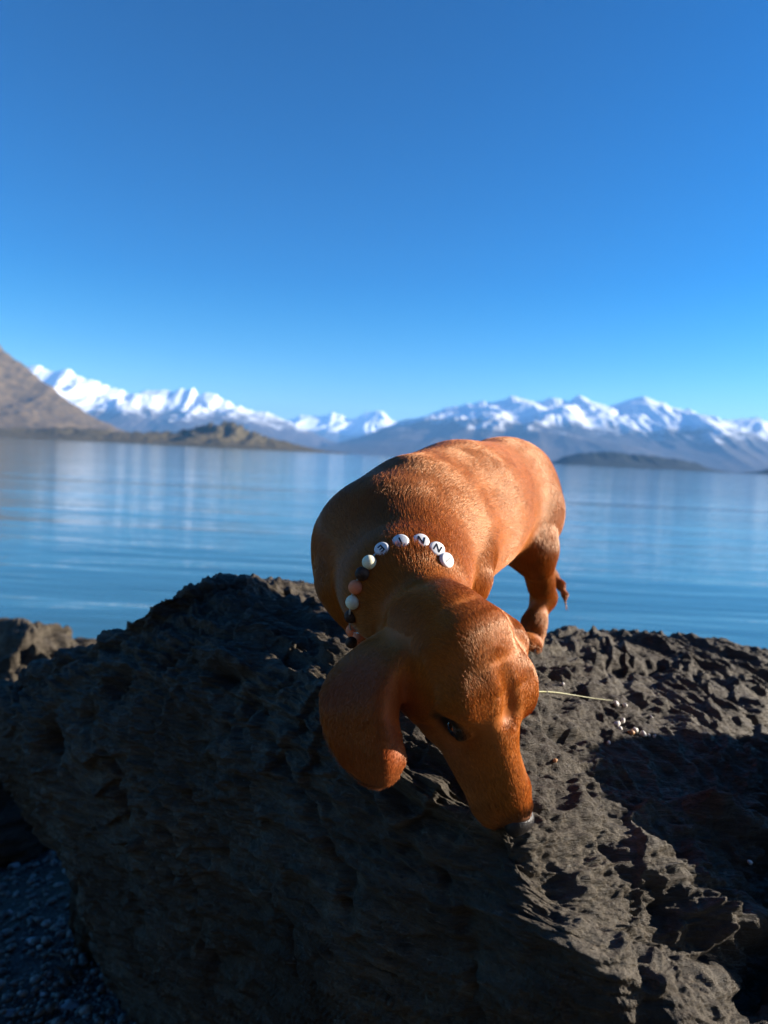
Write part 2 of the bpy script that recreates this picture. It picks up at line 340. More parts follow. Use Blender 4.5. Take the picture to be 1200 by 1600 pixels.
def bdisp(V, N):
    low = sstep(.80, .68, V[:, 2]+V[:, 1]*.15)*sstep(.05, .2, V[:, 0])
    top = sstep(.3, .7, N[:, 2])
    d = strata_disp(V, N, big=.013, mid=.007+.003*top, fine=.0026+.0012*top, lump=.0028+.0045*low)
    Vw = V+.010*np.stack([fbm(V*22+3, 3), fbm(V*22+33, 3), fbm(V*22+63, 3)], -1)
    for pl, w, dp in CRACKS:
        q = [base_pt(*p) for p in pl]; dd = np.min([seg_d(Vw, a_, b_) for a_, b_ in zip(q[:-1], q[1:])], 0); d = d-dp*np.exp(-(dd/w)**2)
    for x, y, w, dp in PITS:
        dd = np.linalg.norm(Vw-base_pt(x, y), axis=1); d = d-dp*np.exp(-(dd/w)**2)
    for pl, w, dp in RAISE:
        q = [base_pt(*p) for p in pl]; dd = np.min([seg_d(Vw, a_, b_) for a_, b_ in zip(q[:-1], q[1:])], 0); d = d+dp*np.exp(-(dd/w)**2)
    # angular terraces: slabs broken along the foliation
    h = V[:, 2]*26+V[:, 0]*7-V[:, 1]*3+2.2*fbm(V*5+11, 3); fr = h-np.floor(h)
    d = d+(.0095*(.35+.65*sstep(-.1, .25, fbm(V*3+71, 2))))*(sstep(0, .16, fr)-fr)
    h = V[:, 2]*85+V[:, 0]*22-V[:, 1]*10+2.6*fbm(V*7+51, 3); fr = h-np.floor(h)
    d = d+.0017*(sstep(0, .2, fr)-fr)
    h = V[:, 0]*13-V[:, 1]*8-V[:, 2]*6+1.6*fbm(V*4+91, 3); fr = h-np.floor(h)
    d = d+.0075*sstep(-.1, .2, fbm(V*3.3+17, 2))*(sstep(0, .10, fr)-fr)
    return d
def main_boulder():
    V, F = loft_boulder('boulder', BR, 900, 760, bdisp)
    o = mesh_np('boulder', V, F, SCHIST)
    tag(o, 'huge dark schist boulder sloping across the foreground under the dog', 'boulder')
    return o, V
BOULDER, BV = main_boulder()

def lump_boulder(c, r, seed, label, n=260, yaw=0):
    u = np.linspace(0, 2*math.pi, n); v = np.linspace(.02, math.pi-.02, n//2)
    U, Vv = np.meshgrid(u, v, indexing='ij')
    D = np.stack([np.cos(U)*np.sin(Vv), np.sin(U)*np.sin(Vv), np.cos(Vv)], -1).reshape(-1, 3)
    se = 2.6; s = (np.abs(D)**se).sum(1)**(-1/se)
    Q = D*s[:, None]*np.array(r); 
    ca, sa = math.cos(yaw), math.sin(yaw); Q = Q@np.array([[ca, sa, 0], [-sa, ca, 0], [0, 0, 1]]); 
    V = Q+np.array(c)
    d = strata_disp(V, D, big=.07, mid=.012, fine=.003, seed=seed, chunk=.035); dd = d.reshape(U.shape); dd[-1] = dd[0]; V = V + D*dd.reshape(-1)[:, None]
    o = mesh_np('boulder', V, grid_faces(n, n//2)[:, ::-1], SCHIST)
    tag(o, label, 'boulder'); return o
lump_boulder((-1.00, 1.95, .205), (.34, .34, .315), 3.0, 'smaller rough boulder at the left edge with its top catching the sun', yaw=.3)

# ------------------------------------------------------------------ the dachshund
# implicit surface: tapered capsules, ellipsoids and flaps blended smoothly, then one continuous mesh (surface nets)
H_ = .0020
class Field:
    def __init__(s, lo, hi, h):
        s.lo = np.array(lo); s.h = h; s.n = np.ceil((np.array(hi)-s.lo)/h).astype(int)+1
        s.F = np.full(s.n, 1.0, np.float32)
        s.ax = [(s.lo[i]+np.arange(s.n[i])*h).astype(np.float32) for i in range(3)]
    def box(s, lo, hi):
        a = np.clip(np.floor((np.array(lo)-s.lo)/s.h).astype(int), 0, s.n-1); b = np.clip(np.ceil((np.array(hi)-s.lo)/s.h).astype(int)+1, 1, s.n)
        sl = tuple(slice(a[i], b[i]) for i in range(3))
        g = np.meshgrid(*[s.ax[i][sl[i]] for i in range(3)], indexing='ij'); return sl, np.stack(g, -1)
    def add(s, d, sl, k):
        f = s.F[sl]; h = np.clip(.5+.5*(f-d)/k, 0, 1); s.F[sl] = f*(1-h)+d*h-k*h*(1-h)
    def sub(s, d, sl, k):
        f = s.F[sl]; h = np.clip(.5-.5*(f+d)/k, 0, 1); s.F[sl] = f*(1-h)-d*h+k*h*(1-h)
    def cone(s, a, b, ra, rb, k=.01, sub=False, flow=None):
        a = np.array(a, np.float32); b = np.array(b, np.float32); m = max(ra, rb)+k+.012
        sl, Q = s.box(np.minimum(a, b)-m, np.maximum(a, b)+m)
        ba = b-a; t = np.clip(((Q-a)@ba)/max(ba@ba, 1e-9), 0, 1)
        d = np.linalg.norm(Q-a-t[..., None]*ba, axis=-1)-(ra+(rb-ra)*t)
        (s.sub if sub else s.add)(d, sl, k)
    def ell(s, c, M, r, k=.01, sub=False):
        """ellipsoid: M rows are its axes"""
        c = np.array(c, np.float32); M = np.array(M, np.float32); r = np.array(r, np.float32); m = r.max()+k+.012
        sl, Q = s.box(c-m, c+m); L = (Q-c)@M.T
        k0 = np.linalg.norm(L/r, axis=-1); k1 = np.linalg.norm(L/(r*r), axis=-1)
        d = k0*(k0-1)/np.maximum(k1, 1e-6)
        (s.sub if sub else s.add)(d, sl, k)
    def flap(s, G, r, k=.008, n=(44, 20)):
        """thin curved flap through control grid G (rows, cols, 3); r = half thickness"""
        A = catmull(np.array(G, float), n[0]); A = np.swapaxes(catmull(np.swapaxes(A, 0, 1), n[1]), 0, 1).reshape(-1, 3)
        m = r+.02; sl, Q = s.box(A.min(0)-m, A.max(0)+m)
        D = np.full(Q.shape[:-1], 9., np.float32)
        for p in A:
            a = np.floor((p-m*.7-Q[0, 0, 0])/s.h).astype(int); b = np.ceil((p+m*.7-Q[0, 0, 0])/s.h).astype(int)
            a = np.maximum(a, 0); q = Q[a[0]:b[0], a[1]:b[1], a[2]:b[2]]
            v = D[a[0]:b[0], a[1]:b[1], a[2]:b[2]]; np.minimum(v, np.linalg.norm(q-p.astype(np.float32), axis=-1)-r, out=v)
        s.add(D, sl, k); return A
    def mesh(s):
        F = s.F; ins = F < 0; nx, ny, nz = F.shape
        cnt = np.zeros((nx-1, ny-1, nz-1), np.int8)
        for i in (0, 1):
            for j in (0, 1):
                for k in (0, 1): cnt += ins[i:nx-1+i, j:ny-1+j, k:nz-1+k]
        cell = (cnt > 0) & (cnt < 8); idx = np.argwhere(cell); vid = np.full(cell.shape, -1, np.int64); vid[cell] = np.arange(len(idx))
        acc = np.zeros((len(idx), 3)); num = np.zeros(len(idx))
        cor = [np.array(c) for c in ((0,0,0),(1,0,0),(0,1,0),(1,1,0),(0,0,1),(1,0,1),(0,1,1),(1,1,1))]
        for a in range(8):
            for b in range(a+1, 8):
                if np.abs(cor[a]-cor[b]).sum() != 1: continue
                fa = F[tuple((idx+cor[a]).T)]; fb = F[tuple((idx+cor[b]).T)]; x = (fa < 0) != (fb < 0)
                t = np.where(x, fa/np.where(x, fa-fb, 1), 0)
                acc += np.where(x[:, None], cor[a]+t[:, None]*(cor[b]-cor[a]), 0); num += x
        V = s.lo+(idx+acc/num[:, None])*s.h
        Fs = []
        for ax in range(3):
            sa = [slice(None)]*3; sb = [slice(None)]*3; sa[ax] = slice(0, -1); sb[ax] = slice(1, None)
            x = ins[tuple(sa)] != ins[tuple(sb)]
            e = np.argwhere(x); o1, o2 = (ax+1) % 3, (ax+2) % 3
            ok = (e[:, o1] > 0) & (e[:, o2] > 0) & (e[:, o1] < s.n[o1]-1) & (e[:, o2] < s.n[o2]-1); e = e[ok]
            up = ins[tuple(e.T)]
            d1 = np.zeros(3, int); d1[o1] = 1; d2 = np.zeros(3, int); d2[o2] = 1
            q = np.stack([vid[tuple((e-d1-d2).T)], vid[tuple((e-d2).T)], vid[tuple(e.T)], vid[tuple((e-d1).T)]], 1)
            q[~up] = q[~up][:, ::-1]; Fs.append(q)
        Fq = np.concatenate(Fs)
        return V, Fq

def relax(V, Fq, it, lam=.5):
    e = np.concatenate([Fq[:, [0, 1]], Fq[:, [1, 2]], Fq[:, [2, 3]], Fq[:, [3, 0]]]); 
    for _ in range(it):
        for l in (lam, -lam*.96):
            s_ = np.zeros_like(V); c = np.bincount(e[:, 0], minlength=len(V))+np.bincount(e[:, 1], minlength=len(V))
            for ax in range(3): s_[:, ax] = np.bincount(e[:, 0], V[e[:, 1], ax], len(V))+np.bincount(e[:, 1], V[e[:, 0], ax], len(V))
            V = V + l*(s_/np.maximum(c, 1)[:, None]-V)
    return V

def camvec(x, y, z):               # camera-relative direction -> world (used once, to aim the head)
    v = CMn@np.array([x, y, z], float); return v/np.linalg.norm(v)

DOG = bpy.data.objects.new('dachshund', None); col.objects.link(DOG)
DOG.location = (.12, .78, .86)
tag(DOG, 'red-brown smooth-haired dachshund sniffing down over the boulder with a bead collar', 'dog')

fld = Field((-.16, .38, .76), (.34, 1.08, 1.16), H_)
BONES = []       # (a, b, radius) for fur flow: hair runs a -> b
def bone(a, b, ra, rb, k=.02, w=1.0, rev=False):
    fld.cone(a, b, ra, rb, k); BONES.append((np.array(b if rev else a), np.array(a if rev else b), max(ra, rb), w))
def J(x, y, Y): return P(x, y, Y)
def rp(r, Y): return r*Y/F_PX

# torso
pel = J(784, 781, .93); mid = J(714, 802, .82); rib = J(655, 838, .745); che = J(620, 866, .70)
bone(che, rib, rp(118, .70), rp(111, .745), .03)
bone(rib, mid, rp(111, .745), rp(96, .82), .03)
bone(mid, pel, rp(96, .82), rp(81, .93), .04)
bone(J(700, 846, .78), J(640, 880, .71), rp(62, .78), rp(78, .71), .03, rev=True)       # deep keel of the chest
fld.cone(J(645, 782, .74), J(778, 760, .91), rp(34, .74), rp(52, .91), .05)              # back line
# rump and near thigh
bone(J(792, 768, .955), J(822, 812, .93), rp(64, .955), rp(44, .93), .05)
bone(J(820, 800, .90), J(829, 858, .87), rp(40, .90), rp(35, .87), .03)
bone(J(838, 858, .87), J(844, 912, .885), rp(28, .87), rp(18.5, .885), .02)
bone(J(845, 905, .885), J(851, 932, .90), rp(18, .89), rp(16.5, .90), .012)
bone(J(848, 930, .90), J(835, 975, .88), rp(16, .90), rp(15.5, .88), .012)
bone(J(835, 972, .88), J(834, 1001, .872), rp(16, .88), rp(15, .872), .012)
for i, (tx, ty, tY) in enumerate([(838, 1010, .855), (828, 1006, .85), (817, 999, .855), (808, 992, .865)]):
    bone(J(836-i*3, 993-i*2, .872), J(tx, ty, tY), .0070, .0068, .0035)
# far thigh and leg, mostly behind the ribs
bone(J(745, 790, 1.0), J(722, 880, .99), rp(52, 1.0), rp(26, .99), .03)
bone(J(722, 880, .99), J(706, 930, 1.01), rp(20, .99), rp(14, 1.01), .02)
bone(J(706, 930, 1.01), J(700, 985, .99), rp(14, 1.01), rp(13, .99), .012)
bone(J(700, 985, .99), J(690, 992, .965), .011, .010, .01)
# tail
for a, b in zip([(830, 800, .985, 13), (848, 862, 1.01, 10), (860, 898, 1.01, 8.5), (873, 911, 1.0, 5.2), (882, 928, .99, 3.4)], [(848, 862, 1.01, 10), (860, 898, 1.01, 8.5), (873, 911, 1.0, 5.2), (882, 928, .99, 3.4), (884, 948, .985, 1.0)]):
    bone(J(*a[:3]), J(*b[:3]), rp(a[3], a[2]), rp(b[3], b[2]), .008)
# shoulders and forelegs
bone(J(575, 850, .70), J(568, 905, .672), rp(64, .70), rp(52, .672), .05)
bone(J(556, 905, .665), J(578, 985, .66), rp(46, .665), rp(26, .66), .02)
bone(J(578, 985, .66), J(588, 1050, .655), rp(25, .66), rp(22, .655), .015)
bone(J(588, 1052, .655), J(588, 1066, .63), .013, .012, .01)
bone(J(700, 850, .72), J(722, 905, .70), rp(50, .72), rp(36, .70), .03)
bone(J(722, 900, .70), J(716, 985, .69), rp(26, .70), rp(19, .69), .02)
bone(J(716, 985, .69), J(714, 1060, .68), rp(19, .69), rp(18, .68), .012)
bone(J(714, 1062, .68), J(714, 1078, .655), .013, .012, .01)
# neck
bone(J(690, 1002, .556), J(638, 912, .632), rp(66, .556), rp(84, .632), .03)
bone(J(638, 910, .635), J(622, 860, .69), rp(82, .635), rp(92, .69), .03)

fld.ell(P(648, 890, .605), np.eye(3), (.030, .024, .022), .02)
fld.ell(P(600, 925, .60), np.eye(3), (.030, .028, .036), .03)
# head frame
f = camvec(.36, -.90, .16); u = camvec(.58, .20, .80); u = u-f*(u@f); u /= np.linalg.norm(u); l = np.cross(u, f)
HM = np.array([f, l, u]); HC = P(712, 1020, .535)
HS = 1.06
def hp(x, y, z): return HC+HS*(x*f+y*l+z*u)
def hb(a, b, ra, rb, k=.01, rev=True): 
    fld.cone(hp(*a), hp(*b), ra*HS, rb*HS, k); BONES.append((hp(*(b if rev else a)), hp(*(a if rev else b)), ra*HS, 1.4))
hb((.000, 0, -.005), (.024, 0, -.001), .0425, .038, .02)                 # skull
hb((-.020, 0, -.006), (-.006, 0, -.002), .027, .036, .03)                   # occiput
for s_ in (-1, 1):
    hb((.005, s_*.024, -.022), (.036, s_*.016, -.020), .026, .019, .016)  # cheeks
    fld.ell(hp(.028, s_*.0270, .0170), HM, (.018, .013, .013), .014)       # brow
    if s_ > 0: fld.ell(hp(.040, .0300, .0110), HM, (.018, .0120, .0110), .026)
    hb((.045, s_*.0125, -.014), (.104, s_*.0100, -.0125), .0195, .0138, .010)   # side of the muzzle
    fld.ell(hp(.106, s_*.0105, -.0165), HM, (.017, .0095, .0120), .008)    # lip pad
hb((.030, 0, .013), (.060, 0, .0035), .0185, .0150, .016)                 # stop
hb((.055, 0, .0045), (.117, 0, -.0030), .0150, .0100, .012)               # bridge
hb((.00, 0, -.040), (.095, 0, -.030), .018, .0085, .010)                  # lower jaw
fld.cone(hp(.022, .002, .0440), hp(.052, .002, .0275), .0035, .0050, .012, sub=True)   # furrow between the brows
for s_, so, zo in ((-1, 0, 0), (1, .0045, -.0085)):
    fld.ell(hp(.050, s_*.0340+so, .0075+zo), HM, (.011, .0058, .0065), .014, sub=True)   # socket
    fld.ell(hp(.0440, s_*.0260+so, .0075+zo), HM, (.0125, .0098, .0092), .003)          # lids round the ball
    fld.ell(hp(.0465, s_*.0362+so, .0062+zo), HM, (.0080, .0062, .0025), .0018, sub=True)    # lid opening
    fld.cone(hp(.072, s_*.026, -.030), hp(.118, s_*.016, -.0240), .0012, .0012, .004, sub=True)   # mouth line
EYE = [hp(.0445, -.0257, .0068), hp(.0445, .0302, -.0017)]
# ears
def E(x, y, Y): return P(x, y, Y)
earR = [[E(618, 985, .565), E(632, 988, .545), E(650, 1000, .528), E(658, 1014, .535)],
        [E(574, 1006, .562), E(598, 1008, .530), E(626, 1020, .506), E(644, 1040, .518)],
        [E(528, 1046, .548), E(560, 1048, .518), E(604, 1058, .494), E(629, 1072, .512)],
        [E(508, 1088, .532), E(540, 1094, .508), E(592, 1102, .487), E(617, 1112, .503)],
        [E(514, 1140, .522), E(546, 1148, .500), E(594, 1150, .482), E(622, 1156, .492)],
        [E(538, 1186, .510), E(562, 1194, .492), E(598, 1196, .478), E(628, 1186, .488)],
        [E(568, 1214, .502), E(582, 1220, .490), E(600, 1221, .481), E(616, 1212, .486)]]
EAR_A = fld.flap(earR, .0034, .007, n=(80, 54))
earL = [[E(764, 958, .545), E(772, 962, .555), E(776, 970, .565)],
        [E(784, 972, .542), E(799, 978, .552), E(796, 988, .565)],
        [E(797, 990, .545), E(816, 995, .556), E(806, 1010, .575)],
        [E(800, 1015, .542), E(817, 1020, .552), E(806, 1032, .57)],
        [E(803, 1036, .545), E(811, 1040, .552), E(804, 1045, .565)]]
EAR_B = fld.flap(earL, .0038, .007, n=(36, 24))
BONES.append((E(640, 1000, .53), E(590, 1215, .484), .03, 3)); fld.cone(hp(-.006, .034, .010), E(792, 985, .55), .010, .007, .012)
BONES.append((E(785, 960, .56), E(810, 1040, .55), .015, 3))
DV, DF = fld.mesh(); del fld.F
DV = relax(DV, DF, 8)
def vnormals(V, F):
    n = np.cross(V[F[:, 2]]-V[F[:, 0]], V[F[:, 3]]-V[F[:, 1]]); N = np.zeros_like(V)
    for i in range(4):
        for ax in range(3): N[:, ax] += np.bincount(F[:, i], n[:, ax], len(V))
    return N/np.maximum(np.linalg.norm(N, axis=1, keepdims=True), 1e-12), np.linalg.norm(n, axis=1)/2
DN, DA = vnormals(DV, DF)
if np.mean(np.sum(DN*(DV-DV.mean(0)), 1)) < 0: DF = DF[:, ::-1].copy(); DN = -DN

NOSE = hp(.1265, 0, -.0055)
def coat(V):
    """pigment and painted belly shade: r,g,b of the coat at points V"""
    base = np.array([.360, .101, .0115]); V = np.asarray(V)
    n = fbm(V*22, 3)*.5+.5; c = base*(.90+.20*n[:, None])
    er = np.minimum(np.linalg.norm(V-P(570, 1110, .505), axis=1), np.linalg.norm(V-P(590, 1180, .49), axis=1)); em = sstep(.052, .030, er)[:, None]; c = c*(1-em*np.array([.16, .42, .40]))
    # tan sides of the muzzle and jaw
    L = (V-HC)@HM.T/HS
    tanm = sstep(.03, .07, L[:, 0])*sstep(.004, -.012, L[:, 2])*(np.linalg.norm(L, axis=1) < .15)
    c = c*(1-tanm[:, None]*.55)+np.array([.34, .145, .05])*tanm[:, None]*.55
    for e, s_ in zip(EYE, (-1, 1)):
        ec = hp(.046, -.034, .0062) if s_ < 0 else hp(.046, .0385, -.0023)
        q = (V-ec)@HM.T*np.array([.75, 1.0, 1.25]); d = np.linalg.norm(q, axis=1); m = sstep(.0150, .0085, d)[:, None]; c = c*(1-m)+np.array([.012, .009, .008])*m
    d = np.linalg.norm(V-NOSE, axis=1); m = sstep(.017, .011, d)[:, None]; c = c*(1-m)+np.array([.02, .015, .013])*m
    # dark saddle hairs along the withers and dark shade painted in under the belly
    d = np.linalg.norm(V-P(614, 800, .64), axis=1); m = sstep(.05, .0, d)[:, None]*.45; c = c*(1-m)+np.array([.07, .03, .015])*m
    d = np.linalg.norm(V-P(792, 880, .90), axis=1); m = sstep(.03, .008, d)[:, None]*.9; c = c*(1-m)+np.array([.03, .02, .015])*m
    return c
def skin_mat():
    m, nt, b = material('dog_coat_skin')
    a = nd(nt, 'ShaderNodeVertexColor', layer_name='coat')
    n = noise(nt, coords(nt), 500, 3)
    lk(nt, mixc(nt, .5, a.outputs[0], ramp(nt, n, [(.3, (.5, .5, .5)), (.7, (1, 1, 1))]), 'MULTIPLY'), b.inputs['Base Color'])
    b.inputs['Roughness'].default_value = .6; b.inputs['Specular IOR Level'].default_value = .3
    return m
def to_local(V): return V-np.array(DOG.location)
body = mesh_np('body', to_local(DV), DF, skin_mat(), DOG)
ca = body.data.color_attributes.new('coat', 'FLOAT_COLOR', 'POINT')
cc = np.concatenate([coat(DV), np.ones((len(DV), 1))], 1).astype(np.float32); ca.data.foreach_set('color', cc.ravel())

# fur
def flow(Pn):
    D = np.zeros_like(Pn); 
    for a, b, r, w in BONES:
        ba = b-a; L = np.linalg.norm(ba); t = np.clip(((Pn-a)@ba)/(L*L), 0, 1)
        d = np.linalg.norm(Pn-a-t[:, None]*ba, axis=1); wt = w*np.exp(-np.maximum(d-r*.9, 0)/.007)+1e-9
        D += wt[:, None]*(ba/L)
    return D
def fur(n):
    g = np.random.default_rng(3)
    wA = DA*(1+1.6*np.exp(-(np.linalg.norm(DV[DF[:, 0]]-HC, axis=1)/.13)**2)); fi = g.choice(len(DF), n, p=wA/wA.sum()); a, b = g.random((2, n, 1))
    q = DF[fi]; Pn = (DV[q[:, 0]]*(1-a)+DV[q[:, 1]]*a)*(1-b)+(DV[q[:, 3]]*(1-a)+DV[q[:, 2]]*a)*b
    N = (DN[q[:, 0]]*(1-a)+DN[q[:, 1]]*a)*(1-b)+(DN[q[:, 3]]*(1-a)+DN[q[:, 2]]*a)*b; N /= np.linalg.norm(N, axis=1, keepdims=True)
    keep = np.linalg.norm(Pn-NOSE, axis=1) > .0125
    for s_ in (-1, 1): keep &= np.linalg.norm((Pn-(hp(.0465, -.0352, .0062) if s_ < 0 else hp(.0465, .0397, -.0023)))@HM.T*np.array([1, 1, 2.0]), axis=1) > .0078
    Pn, N = Pn[keep], N[keep]; n = len(Pn)
    fl = flow(Pn); 
    wv = np.stack([fbm(Pn*45+i*31, 2) for i in range(3)], -1); fl = fl/np.linalg.norm(fl, axis=1, keepdims=True)+.18*wv+g.normal(size=(n, 3))*.07
    t = fl-N*(fl*N).sum(1, keepdims=True); t /= np.maximum(np.linalg.norm(t, axis=1, keepdims=True), 1e-6)
    Lh = np.linalg.norm(Pn-HC, axis=1)
    ln = .0045+.0045*sstep(.06, .12, Lh)
    ruff = np.exp(-(np.linalg.norm(Pn-P(640, 880, .60), axis=1)/.04)**2); ln = ln+.007*ruff
    ln = ln*(.8+.4*g.random(n))*np.where((Pn-HC)@f > .04, .75, 1.0)
    tipd = np.linalg.norm(Pn-P(882, 948, .985), axis=1); ln = np.where(tipd < .03, ln*.5, ln)+.008*sstep(.008, 0, tipd)
    up = (.13+.05*g.random(n)+.16*ruff)[:, None]
    eard = np.minimum(np.linalg.norm(Pn-P(575, 1120, .50), axis=1), np.linalg.norm(Pn-P(590, 1190, .49), axis=1)); ln *= .75+.25*sstep(.03, .06, eard)
    k = 4; pts = np.zeros((n, k, 3), np.float32)
    for j in range(k):
        s_ = j/(k-1); pts[:, j] = Pn-N*.0004+ln[:, None]*(t*s_+N*up*(s_-.55*s_*s_)*1.6)
    hc = bpy.data.hair_curves.new('fur'); hc.add_curves([k]*n)
    hc.attributes['position'].data.foreach_set('vector', (pts-np.array(DOG.location, np.float32)).ravel())
    rad = np.tile(np.array([.00016, .00016, .00013, .00003], np.float32), n)
    at = hc.attributes.get('radius') or hc.attributes.new('radius', 'FLOAT', 'POINT'); at.data.foreach_set('value', rad)
    st = Pn-t*((Pn*t).sum(1, keepdims=True))*.90; stv = perlin(st*420)+.6*perlin(st*1100+9)
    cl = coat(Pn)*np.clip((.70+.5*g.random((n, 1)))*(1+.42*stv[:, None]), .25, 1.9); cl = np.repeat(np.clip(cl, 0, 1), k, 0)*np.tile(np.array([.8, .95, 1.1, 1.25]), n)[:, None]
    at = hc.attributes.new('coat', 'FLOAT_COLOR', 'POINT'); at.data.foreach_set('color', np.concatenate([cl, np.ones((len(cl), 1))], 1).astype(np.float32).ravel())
    m, nt, b = material('dog_fur')
    an = nd(nt, 'ShaderNodeAttribute', attribute_name='coat'); lk(nt, an.outputs['Color'], b.inputs['Base Color'])
    b.inputs['Roughness'].default_value = .36; b.inputs['Specular IOR Level'].default_value = .62; b.inputs['Specular Tint'].default_value = (1.0, .68, .38, 1)
    hc.materials.append(m)
    o = bpy.data.objects.new('fur', hc); col.objects.link(o); o.parent = DOG; o['kind'] = 'stuff'
NFUR = 560000
fur(NFUR)

def simple(name, c, rough, spec=.5):
    m, nt, b = material(name); b.inputs['Base Color'].default_value = (*c, 1); b.inputs['Roughness'].default_value = rough; b.inputs['Specular IOR Level'].default_value = spec; return m
def sphere_np(c, r, n=28, M=np.eye(3)):
    uu = np.linspace(0, 2*math.pi, n*2+1); vv = np.linspace(1e-3, math.pi-1e-3, n); U, Vv = np.meshgrid(uu, vv, indexing='ij')
    D = np.stack([np.cos(U)*np.sin(Vv), np.sin(U)*np.sin(Vv), np.cos(Vv)], -1).reshape(-1, 3)
    return np.array(c)+(D*np.array(r))@M, grid_faces(n*2+1, n)[:, ::-1], D
eye_m, nt, b = material('dark_brown_eye'); b.inputs['Base Color'].default_value = (.02, .009, .005, 1); b.inputs['Roughness'].default_value = .08; b.inputs['Coat Weight'].default_value = 1
for e in EYE:
    V, F, _ = sphere_np(e, (.0102,)*3); mesh_np('eye', to_local(V), F, eye_m, DOG)
# nose leather with nostrils
nf = Field(NOSE-.02, NOSE+.02, .0009)
nf.ell(hp(.1230, 0, -.0045), HM, (.0095, .0130, .0098), .004)
nf.ell(hp(.121, 0, -.0120), HM, (.006, .0055, .006), .005)
for s_ in (-1, 1):
    nf.ell(hp(.1265, s_*.0062, -.0060), HM, (.0052, .0050, .0055), .003)
    nf.ell(hp(.1318, s_*.0052, -.0062), HM, (.0040, .0022, .0028), .0015, sub=True)
nf.cone(hp(.132, 0, -.001), hp(.129, 0, -.016), .0009, .0009, .0015, sub=True)
NV, NF = nf.mesh(); nn, _ = vnormals(NV, NF)
if np.mean(np.sum(nn*(NV-NV.mean(0)), 1)) < 0: NF = NF[:, ::-1].copy()
nose_m, nt, b = material('black_nose_leather'); b.inputs['Base Color'].default_value = (.012, .010, .010, 1); b.inputs['Roughness'].default_value = .42
v = nd(nt, 'ShaderNodeTexVoronoi', Scale=1100); lk(nt, coords(nt), v.inputs['Vector']); lk(nt, bump(nt, v.outputs['Distance'], .5, .0006), b.inputs['Normal'])
mesh_np('nose', to_local(NV), NF, nose_m, DOG)

def tube_np(pts, rad, n=6):
    pts = np.array(pts, float); T = np.gradient(pts, axis=0); T /= np.linalg.norm(T, axis=1, keepdims=True)
    a = np.cross(T, [.3, .2, .93]); a /= np.linalg.norm(a, axis=1, keepdims=True); b_ = np.cross(T, a)
    th = np.linspace(0, 2*math.pi, n+1)
    V = pts[:, None]+np.array(rad)[:, None, None]*(np.cos(th)[None, :, None]*a[:, None]+np.sin(th)[None, :, None]*b_[:, None])
    return V.reshape(-1, 3), grid_faces(len(pts), n+1)
claw_m = simple('claw_horn', (.30, .24, .18), .35)
for a, b_ in [((826, 1009, .845), (823, 1017, .842)), ((836, 1013, .85), (835, 1021, .846)), ((815, 1002, .85), (811, 1009, .846)), ((806, 995, .858), (802, 1001, .855))]:
    A, B = J(*a), J(*b_); V, F = tube_np([A, (A+B)/2+np.array([0, -.001, .001]), B], [.0022, .0018, .0004]); mesh_np('claw', to_local(V), F, claw_m, DOG)
whisk = simple('whisker_hair', (.30, .2, .13), .4)
g = np.random.default_rng(5)
for k in range(12):
    s_ = -1 if k % 2 else 1
    A = hp(.085+.025*g.random(), s_*.017, -.014-.008*g.random()); dr = (s_*l*1.0+f*(.3+.5*g.random())-u*(.5*g.random()-.1)); dr /= np.linalg.norm(dr); Ln = .018+.012*g.random()
    V, F = tube_np([A, A+dr*Ln*.5, A+dr*Ln-u*.003], [.00014, .0001, .00003], 4); mesh_np('whisker', to_local(V), F, whisk, DOG)

# ------------------------------------------------------------------ bead collar
COL = bpy.data.objects.new('bead_collar', None); col.objects.link(COL); COL.location = P(630, 930, .62)
tag(COL, 'bead collar of white letter beads, cream, black and peach balls round the dachshund neck', 'dog collar')
cl_ = lambda V: V-np.array(COL.location)
def bead_mat(name, c, rough=.5, marb=None):
    m, nt, b = material(name); n = noise(nt, coords(nt), 260, 4, .6, .8)
    lk(nt, mixc(nt, ramp(nt, n, [(.45, (0, 0, 0)), (.62, (1, 1, 1))]), c, marb or tuple(x*.9 for x in c)), b.inputs['Base Color'])
    b.inputs['Roughness'].default_value = rough
    b.inputs['Specular IOR Level'].default_value = .22
    return m
peach = bead_mat('peach_silicone', (.93, .27, .12), .75); cream = bead_mat('cream_silicone', (.88, .84, .60)); blackb = bead_mat('black_lava', (.040, .020, .012), .6, (.10, .055, .035))
white_b = bead_mat('white_acrylic', (.80, .80, .80), .35); ink = simple('black_ink', (.012, .012, .015), .4)
beads = [(549, 1004, .612, 9.5, blackb, 'bead'), (551, 985, .605, 11, peach, 0), (548.5, 963, .605, 11, blackb, 0), (551, 941, .608, 11.5, cream, 0), (555.5, 917.5, .614, 11.5, peach, 0), (566, 896.5, .622, 11.5, blackb, 0), (577, 878.5, .63, 11.5, cream, 0)]
from mathutils.bvhtree import BVHTree
BVH = BVHTree.FromPolygons(DV.tolist(), DF.tolist())
CAMP = np.array([0, 0, CAM_H])
def hit(x, y, Y):
    p = P(x, y, Y); d = p-CAMP; d /= np.linalg.norm(d); loc, n, i, t = BVH.ray_cast(Vector(CAMP), Vector(d))
    if loc is None or t > 0.85:
        loc, n, i, t = BVH.find_nearest(Vector(p))
    return np.array(loc), np.array(n), d
ring = []
for x, y, Y, r, m, _ in beads:
    h, n, d = hit(x, y, Y); R_ = rp(r, h[1]); c = h+n*R_*.25-d*R_*.45; ring.append(c)
    c = P(x, y, c[1])
    V, F, _d = sphere_np(c, (R_,)*3, 20); mesh_np('bead', cl_(V), F, m, COL)
